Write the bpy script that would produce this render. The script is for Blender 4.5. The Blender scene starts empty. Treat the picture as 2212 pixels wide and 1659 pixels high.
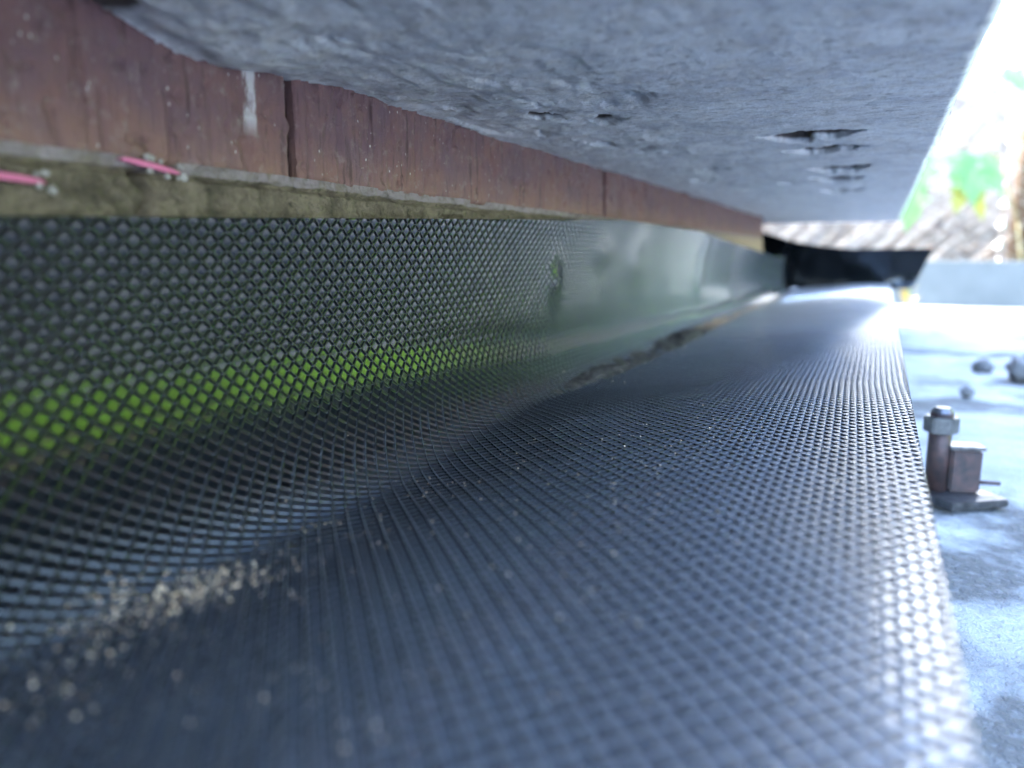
import bpy, bmesh, math, random
import numpy as np
from mathutils import Vector, Matrix

R = math.radians
D = 0.128          # distance from the lens to the brick face (m)
G = 0.109          # height of the lens above the slab (m)
SC = bpy.context.scene
COL = SC.collection

# ------------------------------------------------------------------ camera
ph, ps = R(10.0), R(26.3)
cam = bpy.data.cameras.new('camera')
cam.sensor_width = 36.0
cam.lens = 36.0 * 1600 / 2212
cam.clip_start = 0.004
cam.clip_end = 3000
cam.dof.use_dof = True
cam.dof.focus_distance = 0.208
cam.dof.aperture_fstop = 9.0
co = bpy.data.objects.new('camera', cam)
COL.objects.link(co)
right = Vector((math.cos(ps), math.sin(ps), 0))
fwd = Vector((-math.sin(ps) * math.cos(ph), math.cos(ps) * math.cos(ph), -math.sin(ph)))
up = right.cross(fwd)
m = Matrix((right, up, -fwd)).transposed().to_4x4()
m.translation = Vector((0, 0, G))
co.matrix_world = m
SC.camera = co

# ------------------------------------------------------------------ sky, sun, exposure
SUN_EL, SUN_AZ = 48.0, 276.0      # sun_rotation convention: 0 = +Y, 90 = +X
world = bpy.data.worlds.new('World')
SC.world = world
world.use_nodes = True
nt = world.node_tree
bg = nt.nodes['Background']
sky = nt.nodes.new('ShaderNodeTexSky')
sky.sky_type = 'NISHITA'
sky.sun_disc = False
sky.sun_elevation = R(SUN_EL)
sky.sun_rotation = R(SUN_AZ)
sky.air_density = 1.0
sky.dust_density = 1.5
sky.ozone_density = 1.0
nt.links.new(sky.outputs['Color'], bg.inputs['Color'])
bg.inputs['Strength'].default_value = 0.15
sl = bpy.data.lights.new('sun', 'SUN')
sl.energy = 3.2
sl.angle = R(0.5)
sl.color = (1.0, 0.94, 0.85)
so = bpy.data.objects.new('sun', sl)
COL.objects.link(so)
sd = Vector((math.sin(R(SUN_AZ)) * math.cos(R(SUN_EL)), math.cos(R(SUN_AZ)) * math.cos(R(SUN_EL)), math.sin(R(SUN_EL))))
so.rotation_euler = sd.to_track_quat('Z', 'Y').to_euler()
so.location = sd * 20
SC.view_settings.view_transform = 'Standard'
SC.view_settings.look = 'None'
SC.view_settings.gamma = 1
SC.view_settings.exposure = 4.95
SC.view_settings.use_white_balance = True      # the phone's cool white balance
SC.view_settings.white_balance_temperature = 5850
SC.view_settings.white_balance_tint = 10
try:
    SC.cycles.use_denoising = True
except Exception:
    pass
SC.cycles.max_bounces = 10
SC.cycles.diffuse_bounces = 6
SC.cycles.sample_clamp_indirect = 12

# ------------------------------------------------------------------ helpers
def hsh(ix, iy, seed):
    n = (ix.astype(np.int64) * 374761393 + iy.astype(np.int64) * 668265263 + seed * 1442695041) & 0x7fffffff
    n = ((n ^ (n >> 13)) * 1274126177) & 0x7fffffff
    return ((n ^ (n >> 16)) & 0xffff) / 65535.0

def vnoise(x, y, seed=0):
    x = np.asarray(x, float); y = np.asarray(y, float)
    ix = np.floor(x); iy = np.floor(y)
    fx = x - ix; fy = y - iy
    fx = fx * fx * (3 - 2 * fx); fy = fy * fy * (3 - 2 * fy)
    a = hsh(ix, iy, seed); b = hsh(ix + 1, iy, seed); c = hsh(ix, iy + 1, seed); d = hsh(ix + 1, iy + 1, seed)
    return (a * (1 - fx) + b * fx) * (1 - fy) + (c * (1 - fx) + d * fx) * fy - 0.5

def fbm(x, y, seed=0, octv=4):
    s = 0; amp = 1.0
    for k in range(octv):
        s = s + amp * vnoise(x * 2 ** k, y * 2 ** k, seed + k * 17)
        amp *= 0.5
    return s

def mesh_from(name, V, F, mat=None, parent=None, smooth=False):
    """V (n,3) float, F (m,4) int"""
    V = np.ascontiguousarray(V, dtype=np.float32); F = np.ascontiguousarray(F, dtype=np.int32)
    me = bpy.data.meshes.new(name)
    k = F.shape[1]
    me.vertices.add(len(V)); me.vertices.foreach_set('co', V.ravel())
    me.loops.add(F.size); me.loops.foreach_set('vertex_index', F.ravel())
    me.polygons.add(len(F)); me.polygons.foreach_set('loop_start', np.arange(0, F.size, k, dtype=np.int32))
    me.polygons.foreach_set('loop_total', np.full(len(F), k, dtype=np.int32))
    if smooth:
        me.polygons.foreach_set('use_smooth', np.ones(len(F), dtype=bool))
    me.update(calc_edges=True)
    me.validate()
    o = bpy.data.objects.new(name, me)
    COL.objects.link(o)
    if mat: me.materials.append(mat)
    if parent: o.parent = parent
    return o

def grid_faces(n, k, off=0):
    i = np.arange(n - 1)[:, None] * k + np.arange(k - 1)[None, :]
    i = i.ravel() + off
    return np.stack([i, i + 1, i + k + 1, i + k], 1)

def bm_obj(name, bm, mat=None, parent=None, smooth=False):
    me = bpy.data.meshes.new(name)
    bm.normal_update()
    if smooth:
        for f in bm.faces: f.smooth = True
    bm.to_mesh(me); bm.free()
    o = bpy.data.objects.new(name, me)
    COL.objects.link(o)
    if mat: me.materials.append(mat)
    if parent: o.parent = parent
    return o

def add_box(bm, x0, x1, y0, y1, z0, z1):
    vs = [bm.verts.new(p) for p in ((x0, y0, z0), (x1, y0, z0), (x1, y1, z0), (x0, y1, z0), (x0, y0, z1), (x1, y0, z1), (x1, y1, z1), (x0, y1, z1))]
    for f in ((3, 2, 1, 0), (4, 5, 6, 7), (0, 1, 5, 4), (1, 2, 6, 5), (2, 3, 7, 6), (3, 0, 4, 7)):
        bm.faces.new([vs[i] for i in f])

def add_cyl(bm, p, q, r0, r1=None, n=10, caps=True, phase=0.0):
    r1 = r0 if r1 is None else r1
    p = Vector(p); q = Vector(q); ax = (q - p).normalized()
    a = ax.orthogonal().normalized(); b = ax.cross(a)
    A = []; B = []
    for i in range(n):
        t = 2 * math.pi * i / n + phase
        dvec = a * math.cos(t) + b * math.sin(t)
        A.append(bm.verts.new(p + dvec * r0)); B.append(bm.verts.new(q + dvec * r1))
    for i in range(n):
        bm.faces.new((A[i], A[(i + 1) % n], B[(i + 1) % n], B[i]))
    if caps:
        bm.faces.new(A[::-1]); bm.faces.new(B)

def tag(o, label=None, cat=None, group=None, kind=None):
    if label: o['label'] = label
    if cat: o['category'] = cat
    if group: o['group'] = group
    if kind: o['kind'] = kind
    return o

def empty(name, loc=(0, 0, 0)):
    o = bpy.data.objects.new(name, None); COL.objects.link(o); o.location = loc
    o.empty_display_size = 0.02
    return o

# ------------------------------------------------------------------ materials
class M:
    def __init__(s, name, rough=0.6, spec=0.5, metal=0.0):
        s.m = bpy.data.materials.new(name); s.m.use_nodes = True
        s.t = s.m.node_tree; s.p = s.t.nodes['Principled BSDF']
        s.p.inputs['Roughness'].default_value = rough
        s.p.inputs['Specular IOR Level'].default_value = spec
        s.p.inputs['Metallic'].default_value = metal
        s.tc = s.t.nodes.new('ShaderNodeTexCoord')
    def noise(s, scale, detail=4, rough=0.6, stretch=(1, 1, 1), seed=0.0):
        mp = s.t.nodes.new('ShaderNodeMapping'); mp.inputs['Scale'].default_value = stretch
        mp.inputs['Location'].default_value = (seed, seed * 0.7, seed * 1.3)
        s.t.links.new(s.tc.outputs['Object'], mp.inputs['Vector'])
        n = s.t.nodes.new('ShaderNodeTexNoise'); n.inputs['Scale'].default_value = scale
        n.inputs['Detail'].default_value = detail; n.inputs['Roughness'].default_value = rough
        s.t.links.new(mp.outputs['Vector'], n.inputs['Vector'])
        return n.outputs['Fac']
    def voro(s, scale, stretch=(1, 1, 1), feature='F1'):
        mp = s.t.nodes.new('ShaderNodeMapping'); mp.inputs['Scale'].default_value = stretch
        s.t.links.new(s.tc.outputs['Object'], mp.inputs['Vector'])
        n = s.t.nodes.new('ShaderNodeTexVoronoi'); n.feature = feature; n.inputs['Scale'].default_value = scale
        s.t.links.new(mp.outputs['Vector'], n.inputs['Vector'])
        return n.outputs['Distance']
    def ramp(s, fac, stops, interp='LINEAR'):
        r = s.t.nodes.new('ShaderNodeValToRGB'); r.color_ramp.interpolation = interp
        el = r.color_ramp.elements
        while len(el) < len(stops): el.new(0.5)
        for e, (p, c) in zip(el, stops):
            e.position = p; e.color = (c, c, c, 1) if isinstance(c, (int, float)) else (*c, 1)
        s.t.links.new(fac, r.inputs['Fac'])
        return r.outputs['Color']
    def mix(s, fac, a, b, mode='MIX'):
        n = s.t.nodes.new('ShaderNodeMix'); n.data_type = 'RGBA'; n.blend_type = mode
        for sock, v in ((n.inputs[0], fac), (n.inputs[6], a), (n.inputs[7], b)):
            if isinstance(v, (int, float)): sock.default_value = v if sock.type == 'VALUE' else (v, v, v, 1)
            elif isinstance(v, tuple): sock.default_value = (*v, 1)
            else: s.t.links.new(v, sock)
        return n.outputs[2]
    def math(s, op, a, b=0.0, clamp=False):
        n = s.t.nodes.new('ShaderNodeMath'); n.operation = op; n.use_clamp = clamp
        for i, v in ((0, a), (1, b)):
            if isinstance(v, (int, float)): n.inputs[i].default_value = v
            else: s.t.links.new(v, n.inputs[i])
        return n.outputs[0]
    def pos(s, axis):
        n = s.t.nodes.new('ShaderNodeSeparateXYZ'); s.t.links.new(s.tc.outputs['Object'], n.inputs[0])
        return n.outputs[axis]
    def col(s, c):
        if isinstance(c, tuple): s.p.inputs['Base Color'].default_value = (*c, 1)
        else: s.t.links.new(c, s.p.inputs['Base Color'])
        return s
    def set(s, name, v):
        if isinstance(v, (int, float)): s.p.inputs[name].default_value = v
        else: s.t.links.new(v, s.p.inputs[name])
        return s
    def bump(s, fac, dist, strength=1.0):
        b = s.t.nodes.new('ShaderNodeBump'); b.inputs['Distance'].default_value = dist; b.inputs['Strength'].default_value = strength
        s.t.links.new(fac, b.inputs['Height'])
        prev = s.p.inputs['Normal'].links
        if prev: s.t.links.new(prev[0].from_socket, b.inputs['Normal'])
        s.t.links.new(b.outputs['Normal'], s.p.inputs['Normal'])
        return s

def mat_membrane():
    k = M('black_plastic', 0.2, 1.0)
    dust = k.ramp(k.noise(220, 5, 0.7), [(0.48, 0.0), (0.75, 1.0)])
    fine = k.noise(2600, 3, 0.6)
    k.col(k.mix(k.math('MULTIPLY', dust, 0.3), (0.006, 0.007, 0.008), (0.06, 0.06, 0.058)))
    # a film of dust settles on the faces that look up
    ra = k.t.nodes.new('ShaderNodeAttribute'); ra.attribute_name = 'rib'; rib = ra.outputs['Fac']
    far = k.math('MULTIPLY', k.math('MULTIPLY', k.math('SUBTRACT', k.pos(1), 0.24), 3.5, True), k.math('MULTIPLY', k.math('SUBTRACT', 1.12, k.pos(1)), 30, True))  # ramp along the sheet that paints a paler sheen on its far stretch
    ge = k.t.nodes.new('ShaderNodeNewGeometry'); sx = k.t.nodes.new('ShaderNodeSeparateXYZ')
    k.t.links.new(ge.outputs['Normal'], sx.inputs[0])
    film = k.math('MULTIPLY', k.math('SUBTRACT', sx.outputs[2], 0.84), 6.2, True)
    k.set('Roughness', k.math('ADD', k.math('MULTIPLY', k.noise(500, 4), 0.1), k.math('ADD', k.math('MULTIPLY', film, 0.33), 0.10)))
    k.set('Specular IOR Level', k.math('ADD', k.math('MULTIPLY', film, 0.62), 0.38))
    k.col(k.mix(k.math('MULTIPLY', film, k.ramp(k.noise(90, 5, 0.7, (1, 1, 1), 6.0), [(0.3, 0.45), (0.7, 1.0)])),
                k.mix(far, k.mix(k.math('MULTIPLY', dust, 0.2), (0.002, 0.003, 0.004), (0.03, 0.03, 0.028)), (0.062, 0.07, 0.085)), k.mix(k.math('MULTIPLY', k.math('SUBTRACT', k.pos(1), 0.36), 2.6, True), (0.045, 0.049, 0.056), (0.30, 0.31, 0.33))))  # far wall and floor colours lightened in place of reflected sky light
    rib_shine = k.math('MULTIPLY', k.math('MULTIPLY', rib, k.math('MULTIPLY', k.math('SUBTRACT', sx.outputs[2], 0.80), 5.0, True)), k.ramp(k.noise(350, 4, 0.7, (1, 1, 1), 15.0), [(0.3, 0.3), (0.6, 1.0)]))  # rib tops painted paler, as if catching sky light
    k.col(k.mix(k.math('MULTIPLY', rib_shine, 0.95), k.p.inputs['Base Color'].links[0].from_socket, (0.15, 0.16, 0.175)))
    k.set('Coat Weight', film); k.set('Coat Roughness', k.math('ADD', k.math('MULTIPLY', dust, 0.10), 0.05)); k.set('Coat IOR', 1.9)
    k.bump(fine, 0.000012, 0.6)
    k.bump(k.noise(900, 3, 0.5, (0.25, 1, 1), 3.0), 0.00003, 0.7)
    return k.m

def mat_sill():
    k = M('stone', 0.9, 0.25)
    big = k.noise(28, 5, 0.6); mid = k.noise(150, 5, 0.7); fine = k.noise(1400, 4, 0.75)
    c = k.mix(k.ramp(big, [(0.3, 0.0), (0.7, 1.0)]), (0.68, 0.68, 0.665), (0.82, 0.82, 0.80))
    c = k.mix(k.ramp(k.noise(75, 5, 0.65, (1, 1, 1), 12.0), [(0.40, 0.8), (0.54, 0.0)]), c, (0.54, 0.54, 0.55))
    c = k.mix(k.ramp(mid, [(0.42, 0.0), (0.68, 0.55)]), c, (0.62, 0.56, 0.47))
    c = k.mix(k.ramp(fine, [(0.3, 0.8), (0.44, 0.0)]), c, (0.34, 0.32, 0.30))
    c = k.mix(k.ramp(k.noise(260, 5, 0.7, (1, 1, 1), 8.0), [(0.34, 0.75), (0.47, 0.0)]), c, (0.34, 0.325, 0.30))
    c = k.mix(k.ramp(k.noise(450, 4, 0.6, (1, 1, 1), 4.0), [(0.52, 0.0), (0.7, 0.7)]), c, (0.82, 0.82, 0.82))
    # rusty dirt lodged inside the pits
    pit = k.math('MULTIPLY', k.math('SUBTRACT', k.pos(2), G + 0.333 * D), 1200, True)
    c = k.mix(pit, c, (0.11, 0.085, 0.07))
    k.col(c)
    k.bump(mid, 0.0003, 0.7); k.bump(k.noise(330, 6, 0.75, (1, 1, 1), 2.0), 0.0014, 1.0); k.bump(fine, 0.0005, 1.0)
    return k.m

def mat_brick():
    k = M('brick', 0.85, 0.3)
    patch = k.noise(55, 5, 0.65)
    z = k.pos(2)
    streak = k.noise(420, 4, 0.6, (1, 1, 0.10), 2.0)
    c = k.mix(k.ramp(patch, [(0.36, 0.0), (0.62, 1.0)]), (0.165, 0.088, 0.075), (0.125, 0.076, 0.084))
    low = k.math('MULTIPLY', k.math('SUBTRACT', G + 0.028, z), 90, True)
    low = k.math('MULTIPLY', low, k.ramp(k.noise(120, 4), [(0.3, 0.3), (0.7, 1.0)]))
    c = k.mix(low, c, (0.21, 0.12, 0.08))
    c = k.mix(k.ramp(streak, [(0.3, 0.75), (0.43, 0.0)]), c, (0.05, 0.028, 0.028))
    c = k.mix(k.ramp(k.noise(300, 5, 0.7), [(0.55, 0.0), (0.75, 0.75)]), c, (0.22, 0.175, 0.155))
    v = k.voro(620, (1, 1, 0.55))
    sp = k.math('MULTIPLY', k.ramp(v, [(0.09, 1.0), (0.16, 0.0)]), k.ramp(k.noise(130, 3), [(0.52, 0.0), (0.58, 1.0)]))
    c = k.mix(sp, c, (0.42, 0.38, 0.35))
    yy = k.math('ABSOLUTE', k.math('SUBTRACT', k.pos(1), 0.1285))
    drip = k.math('MULTIPLY', k.math('SUBTRACT', 0.0021, yy), 1500, True)
    drip = k.math('MULTIPLY', drip, k.math('MULTIPLY', k.math('SUBTRACT', z, G + 0.200 * D), 250, True))
    drip = k.math('MULTIPLY', drip, k.ramp(k.noise(500, 5, 0.7, (1, 1, 0.3), 9.0), [(0.36, 0.0), (0.52, 0.9)]))
    c = k.mix(drip, c, (0.46, 0.43, 0.42))
    k.col(c)
    k.bump(streak, 0.0012, 0.8); k.bump(k.noise(700, 5, 0.7), 0.0006, 0.9)
    return k.m

def mat_mortar():
    k = M('mortar', 0.95, 0.15)
    a = k.noise(160, 5, 0.7)
    c = k.mix(k.ramp(a, [(0.36, 0.0), (0.64, 1.0)]), (0.085, 0.068, 0.045), (0.20, 0.16, 0.105))
    c = k.mix(k.ramp(k.noise(420, 4, 0.7, (1, 1, 1), 7.0), [(0.55, 0.0), (0.68, 0.8)]), c, (0.04, 0.035, 0.022))
    # the far end of the bed is a sandier mix
    far = k.math('MULTIPLY', k.math('SUBTRACT', k.pos(1), 0.55), 5.0, True)
    c = k.mix(far, c, (0.36, 0.26, 0.17))
    lip = k.math('MULTIPLY', k.math('SUBTRACT', k.pos(2), k.math('ADD', k.math('MULTIPLY', k.noise(130, 4), 0.0022), G + 0.113 * D)), 2500, True)
    c = k.mix(k.math('MULTIPLY', lip, k.ramp(k.noise(260, 4, 0.6, (1, 1, 1), 3.0), [(0.35, 0.3), (0.55, 1.0)])), c, (0.27, 0.225, 0.21))
    k.col(c)
    k.bump(a, 0.003, 0.8); k.bump(k.noise(900, 5, 0.75), 0.001, 0.9)
    return k.m

def mat_ground():
    k = M('slab_concrete', 0.85, 0.3)
    a = k.noise(9, 6, 0.62); b = k.noise(240, 4, 0.7)
    c = k.mix(k.ramp(a, [(0.35, 0.0), (0.6, 1.0)]), (0.25, 0.25, 0.25), (0.42, 0.43, 0.44))
    c = k.mix(k.ramp(k.noise(16, 5, 0.6, (1, 1, 1), 5.0), [(0.60, 0.0), (0.68, 1.0)]), c, (0.13, 0.13, 0.14))
    c = k.mix(k.ramp(b, [(0.3, 0.6), (0.5, 0.0)]), c, (0.24, 0.25, 0.27))
    k.col(c); k.bump(b, 0.002, 0.8); k.bump(a, 0.01, 0.5)
    return k.m

def mat_plain(name, c1, c2, scale, rough=0.7, spec=0.4, metal=0.0, bump=0.0, trans=0.0):
    k = M(name, rough, spec, metal)
    n = k.noise(scale, 5, 0.65)
    k.col(k.mix(k.ramp(n, [(0.35, 0.0), (0.65, 1.0)]), c1, c2))
    if bump: k.bump(n, bump, 0.8)
    if trans:
        # thin leaf: part of the light passes through
        tr = k.t.nodes.new('ShaderNodeBsdfTranslucent'); tr.inputs['Color'].default_value = (*[min(1, x * 1.6) for x in c2], 1)
        mx = k.t.nodes.new('ShaderNodeMixShader'); mx.inputs[0].default_value = trans
        out = k.t.nodes['Material Output']
        k.t.links.new(k.p.outputs[0], mx.inputs[1]); k.t.links.new(tr.outputs[0], mx.inputs[2]); k.t.links.new(mx.outputs[0], out.inputs['Surface'])
    return k.m

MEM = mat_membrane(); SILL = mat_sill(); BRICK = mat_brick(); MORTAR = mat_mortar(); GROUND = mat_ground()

# ------------------------------------------------------------------ ground
def build_ground():
    # flat slab by the wall, kerb, then a bank rising beyond the fence, then level to the horizon
    xs = np.concatenate([-np.geomspace(1500, 1.0, 24), np.linspace(-0.9, 3.0, 79), np.geomspace(3.2, 1500, 36)])
    ys = np.concatenate([-np.geomspace(1500, 1.0, 24), np.linspace(-0.9, 2.0, 117), np.geomspace(2.05, 1500, 70)])
    X, Y = np.meshgrid(xs, ys, indexing='ij')
    t = np.clip((Y - 2.25) / 2.6, 0, 1); bank = (t * t * (3 - 2 * t)) * 1.0
    z = bank
    rough = np.clip((Y - 2.0) * 2, 0, 1) * np.clip((9 - Y) / 4, 0, 1)
    z = z * np.clip((1.5 - X) / 0.5, 0, 1)
    z = z + rough * 0.06 * fbm(X * 5, Y * 5, 3)
    near = (Y < 1.7) & (Y > -0.95) & (X > -0.95) & (X < 3.05)
    z = z + np.where(near, 0.003 * fbm(X * 12, Y * 12, 9), 0)
    V = np.stack([X, Y, z], -1).reshape(-1, 3)
    F = grid_faces(len(xs), len(ys))[:, ::-1]
    # slab / soil by position
    k = M('ground_mix', 0.9, 0.25)
    a = k.noise(9, 6, 0.62); b = k.noise(240, 4, 0.7)
    c = k.mix(k.ramp(a, [(0.35, 0.0), (0.6, 1.0)]), (0.16, 0.161, 0.16), (0.28, 0.281, 0.28))
    c = k.mix(k.ramp(k.noise(11, 5, 0.6, (1, 1, 1), 5.3), [(0.52, 0.0), (0.62, 1.0)]), c, (0.07, 0.068, 0.065))
    c = k.mix(k.ramp(b, [(0.3, 0.6), (0.5, 0.0)]), c, (0.15, 0.152, 0.155))
    soil = k.mix(k.ramp(k.noise(14, 6, 0.7), [(0.35, 0.0), (0.65, 1.0)]), (0.03, 0.022, 0.015), (0.08, 0.062, 0.047))
    grass = k.mix(k.ramp(k.noise(3, 6, 0.7), [(0.35, 0.0), (0.65, 1.0)]), (0.06, 0.15, 0.02), (0.10, 0.21, 0.03))
    fy = k.math('MULTIPLY', k.math('SUBTRACT', k.pos(1), 1.86), 30, True)
    fx = k.math('MULTIPLY', k.math('SUBTRACT', k.pos(0), 0.58), 20, True)
    fb = k.math('MULTIPLY', k.math('SUBTRACT', k.pos(0), 1.7), 12, True)
    pave = k.mix(k.ramp(k.noise(6, 5, 0.6), [(0.35, 0.0), (0.65, 1.0)]), (0.085, 0.09, 0.10), (0.13, 0.14, 0.155))  # unseen paving, kept dark so the membrane mirrors slate
    fg = k.math('MULTIPLY', k.math('MULTIPLY', k.math('SUBTRACT', k.pos(0), 1.9), 20, True), k.math('MULTIPLY', k.math('SUBTRACT', k.pos(1), 0.6), 5, True))
    c = k.mix(fx, c, k.mix(fg, pave, grass)); c = k.mix(fy, c, k.mix(fb, soil, grass))
    k.col(c); k.bump(b, 0.0022, 1.0); k.bump(k.noise(70, 5, 0.7), 0.004, 0.7)
    o = mesh_from('ground', V, F, k.m, None, True)
    tag(o, kind='structure')
build_ground()

# ------------------------------------------------------------------ house wall, brick course, mortar, plinth
def brick_wall_mat():
    k = M('far_brickwork', 0.9, 0.2)
    n = k.t.nodes.new('ShaderNodeTexBrick'); k.t.links.new(k.tc.outputs['Object'], n.inputs['Vector'])
    mp = k.t.nodes.new('ShaderNodeMapping'); mp.inputs['Rotation'].default_value = (R(90), 0, R(90))
    k.t.links.new(k.tc.outputs['Object'], mp.inputs['Vector']); k.t.links.new(mp.outputs['Vector'], n.inputs['Vector'])
    n.inputs['Scale'].default_value = 1; n.inputs['Brick Width'].default_value = 0.225; n.inputs['Row Height'].default_value = 0.075
    n.inputs['Mortar Size'].default_value = 0.005
    n.inputs['Color1'].default_value = (0.22, 0.09, 0.06, 1); n.inputs['Color2'].default_value = (0.15, 0.07, 0.06, 1)
    n.inputs['Mortar'].default_value = (0.3, 0.27, 0.22, 1)
    k.col(n.outputs['Color'])
    return k.m
bw = empty('brick_wall', (-0.19, 0, 0))
tag(bw, 'low brick wall with a dark red brick course over a crumbly mortar bed', 'wall')
W = Vector((-0.19, 0, 0))
def house():
    bm = bmesh.new()
    add_box(bm, -0.80, -0.2, -4.0, 1.33, -0.05, 0.70)                # main mass behind
    add_box(bm, -0.1995, -1.03 * D, -4.0, 0.917, -0.05, G + 0.06 * D)  # below the bed, behind the membrane
    add_box(bm, -0.1995, -1.15 * D, -4.0, 0.90, G + 0.62 * D, 0.70)      # above the sill
    o = bm_obj('wall_body', bm, brick_wall_mat(), bw); o.matrix_parent_inverse = Matrix.Translation(-W)
    # black sheets closing the cavity beyond the last brick
    bm = bmesh.new(); add_box(bm, -0.1985, -0.196, 0.919, 1.30, 0.0, G + 0.31 * D)
    add_box(bm, -0.196, -1.06 * D, 0.918, 0.921, 0.0, G + 0.31 * D)
    o = bm_obj('cavity_lining', bm, mat_plain('tar', (0.008, 0.009, 0.01), (0.014, 0.014, 0.016), 40, 0.8), bw); o.matrix_parent_inverse = Matrix.Translation(-W)
    # bricks
    joints = [(-0.533, 0), (-0.308, 0), (-0.083, 0), (0.142, 0), (0.366, 0), (0.592, 0), (0.915, 0)]
    Vs = []; Fs = []; off = 0
    gaps = {0.142: 0.0030, 0.366: 0.0055, 0.592: 0.0015, 0.915: 0.0}
    z0, z1 = G + 0.133 * D, G + 0.133 * D + 0.065
    for (a, _), (b, _) in zip(joints[:-1], joints[1:]):
        ga = gaps.get(a, 0.004) ; gb = gaps.get(b, 0.004)
        y0 = a + ga / 2; y1 = b - gb / 2
        dy = 0.0006 if y0 < 0.37 and y1 > 0 else 0.002
        ny = int((y1 - y0) / dy); nz = 90 if dy < 0.001 else 36
        ys = np.linspace(y0, y1, ny); zs = np.linspace(z0, z1, nz) 
        Y, Z = np.meshgrid(ys, zs, indexing='ij')
        e = np.minimum(np.minimum(Y - y0, y1 - Y), np.minimum(Z - z0, z1 - Z))
        rnd = -0.0012 * np.clip(1 - e / 0.0016, 0, 1) ** 2
        dr = vnoise(Y * 700, Z * 45, 5)
        groove = -0.0009 * np.clip((dr - 0.22) * 6, 0, 1) * np.clip(vnoise(Y * 60, Z * 60, 8) * 4 + 0.6, 0, 1)
        pit = -0.0011 * np.clip((vnoise(Y * 420, Z * 300, 31) - 0.33) * 9, 0, 1)
        bump = 0.0009 * np.clip((vnoise(Y * 300, Z * 260, 77) - 0.34) * 9, 0, 1)
        X = -1.0 * D + rnd + groove + pit + bump + 0.0006 * fbm(Y * 40, Z * 40, 11) + 0.00025 * fbm(Y * 900, Z * 300, 12)
        edge = 0.0006 * fbm(Y * 160, Z * 160, 44)
        Zb = Z + edge * (np.abs(Z - z0) < 0.003); Yb = Y + 0.0007 * fbm(Z * 220, Y * 30, 45) * (e < 0.002)
        # back ring: sides
        V = np.stack([X, Yb, Zb], -1)
        ring = np.stack([np.full_like(X, -1.0 * D - 0.04), Yb, Zb], -1)
        F = grid_faces(ny, nz)
        Vs.append(V.reshape(-1, 3)); Fs.append(F + off)
        def side(line, back, flip):
            nonlocal off2
            n = len(line)
            vv = np.concatenate([line, back]); f = np.stack([np.arange(n - 1), np.arange(1, n), np.arange(1, n) + n, np.arange(n - 1) + n], 1)
            if flip: f = f[:, ::-1]
            Vs.append(vv); Fs.append(f + off2); off2 += len(vv)
        off2 = off + ny * nz
        side(V[:, 0], ring[:, 0], False); side(V[:, -1], ring[:, -1], True)
        side(V[0], ring[0], True); side(V[-1], ring[-1], False)
        off = off2
    o = mesh_from('brick_course', np.concatenate(Vs), np.concatenate(Fs), BRICK, bw, True)
    o.matrix_parent_inverse = Matrix.Translation(-W)
    # mortar bed under the bricks plus the recessed joint mortar
    ys = np.concatenate([np.linspace(-0.6, 0.03, 60), np.linspace(0.031, 0.40, 560), np.linspace(0.402, 0.9165, 240)])
    zs = np.linspace(G - 0.02 * D, G + 0.14 * D, 64)
    Y, Z = np.meshgrid(ys, zs, indexing='ij')
    X = -0.992 * D + 0.0022 * fbm(Y * 60, Z * 90, 21) + 0.0010 * fbm(Y * 350, Z * 350, 22)
    X = X - 0.002 * np.clip((vnoise(Y * 120, Z * 200, 25) - 0.2) * 5, 0, 1)
    top = np.clip((Z - (G + 0.112 * D)) / (0.02 * D), 0, 1); X = X - 0.0006 * top - 0.0013 * np.exp(-((Z - (G + (0.117 + 0.006 * vnoise(Y * 90, Y * 0, 4)) * D)) / 0.0005) ** 2)
    # a crack running down the bed at y = 0.1 m
    yc = 0.102 + 0.004 * vnoise(Z * 300, Z * 0 + 3, 5) * 2
    X = X - 0.004 * np.exp(-((Y - yc) / 0.0012) ** 2)
    V = np.stack([X, Y, Z], -1)
    Vs = [V.reshape(-1, 3)]; Fs = [grid_faces(len(ys), len(zs))]
    n = len(ys); tot = len(Vs[0])
    for j, flip in ((0, False), (-1, True)):
        line = V[:, j]; back = line.copy(); back[:, 0] = -1.0 * D - 0.04
        vv = np.concatenate([line, back]); f = np.stack([np.arange(n - 1), np.arange(1, n), np.arange(1, n) + n, np.arange(n - 1) + n], 1)
        Vs.append(vv); Fs.append((f[:, ::-1] if flip else f) + tot); tot += len(vv)
    line = V[-1]; back = line.copy(); back[:, 0] = -1.0 * D - 0.04; nn = len(line)
    vv = np.concatenate([line, back]); f = np.stack([np.arange(nn - 1), np.arange(1, nn), np.arange(1, nn) + nn, np.arange(nn - 1) + nn], 1)
    Vs.append(vv); Fs.append(f + tot)
    o = mesh_from('mortar_bed', np.concatenate(Vs), np.concatenate(Fs), MORTAR, bw, True); o.matrix_parent_inverse = Matrix.Translation(-W)
    bm = bmesh.new()
    add_box(bm, -0.1995, -1.05 * D, -3.9, 0.912, G + 0.142 * D, G + 0.61 * D)
    o = bm_obj('joint_mortar', bm, mat_plain('joint', (0.05, 0.045, 0.04), (0.14, 0.12, 0.1), 200, 0.95, 0.2, 0, 0.001), bw); o.matrix_parent_inverse = Matrix.Translation(-W)
house()

def plinth():
    bm = bmesh.new()
    add_box(bm, -1.03 * D + 0.001, 0.085 * D, -4.0, 1.30, -0.05, G - 0.44 * D)
    o = bm_obj('plinth', bm, mat_plain('plinth_concrete', (0.2, 0.2, 0.2), (0.36, 0.36, 0.35), 30, 0.9, 0.2, 0, 0.002))
    tag(o, 'low grey concrete plinth carrying the black membrane along the wall foot', 'plinth')
plinth()

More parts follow.
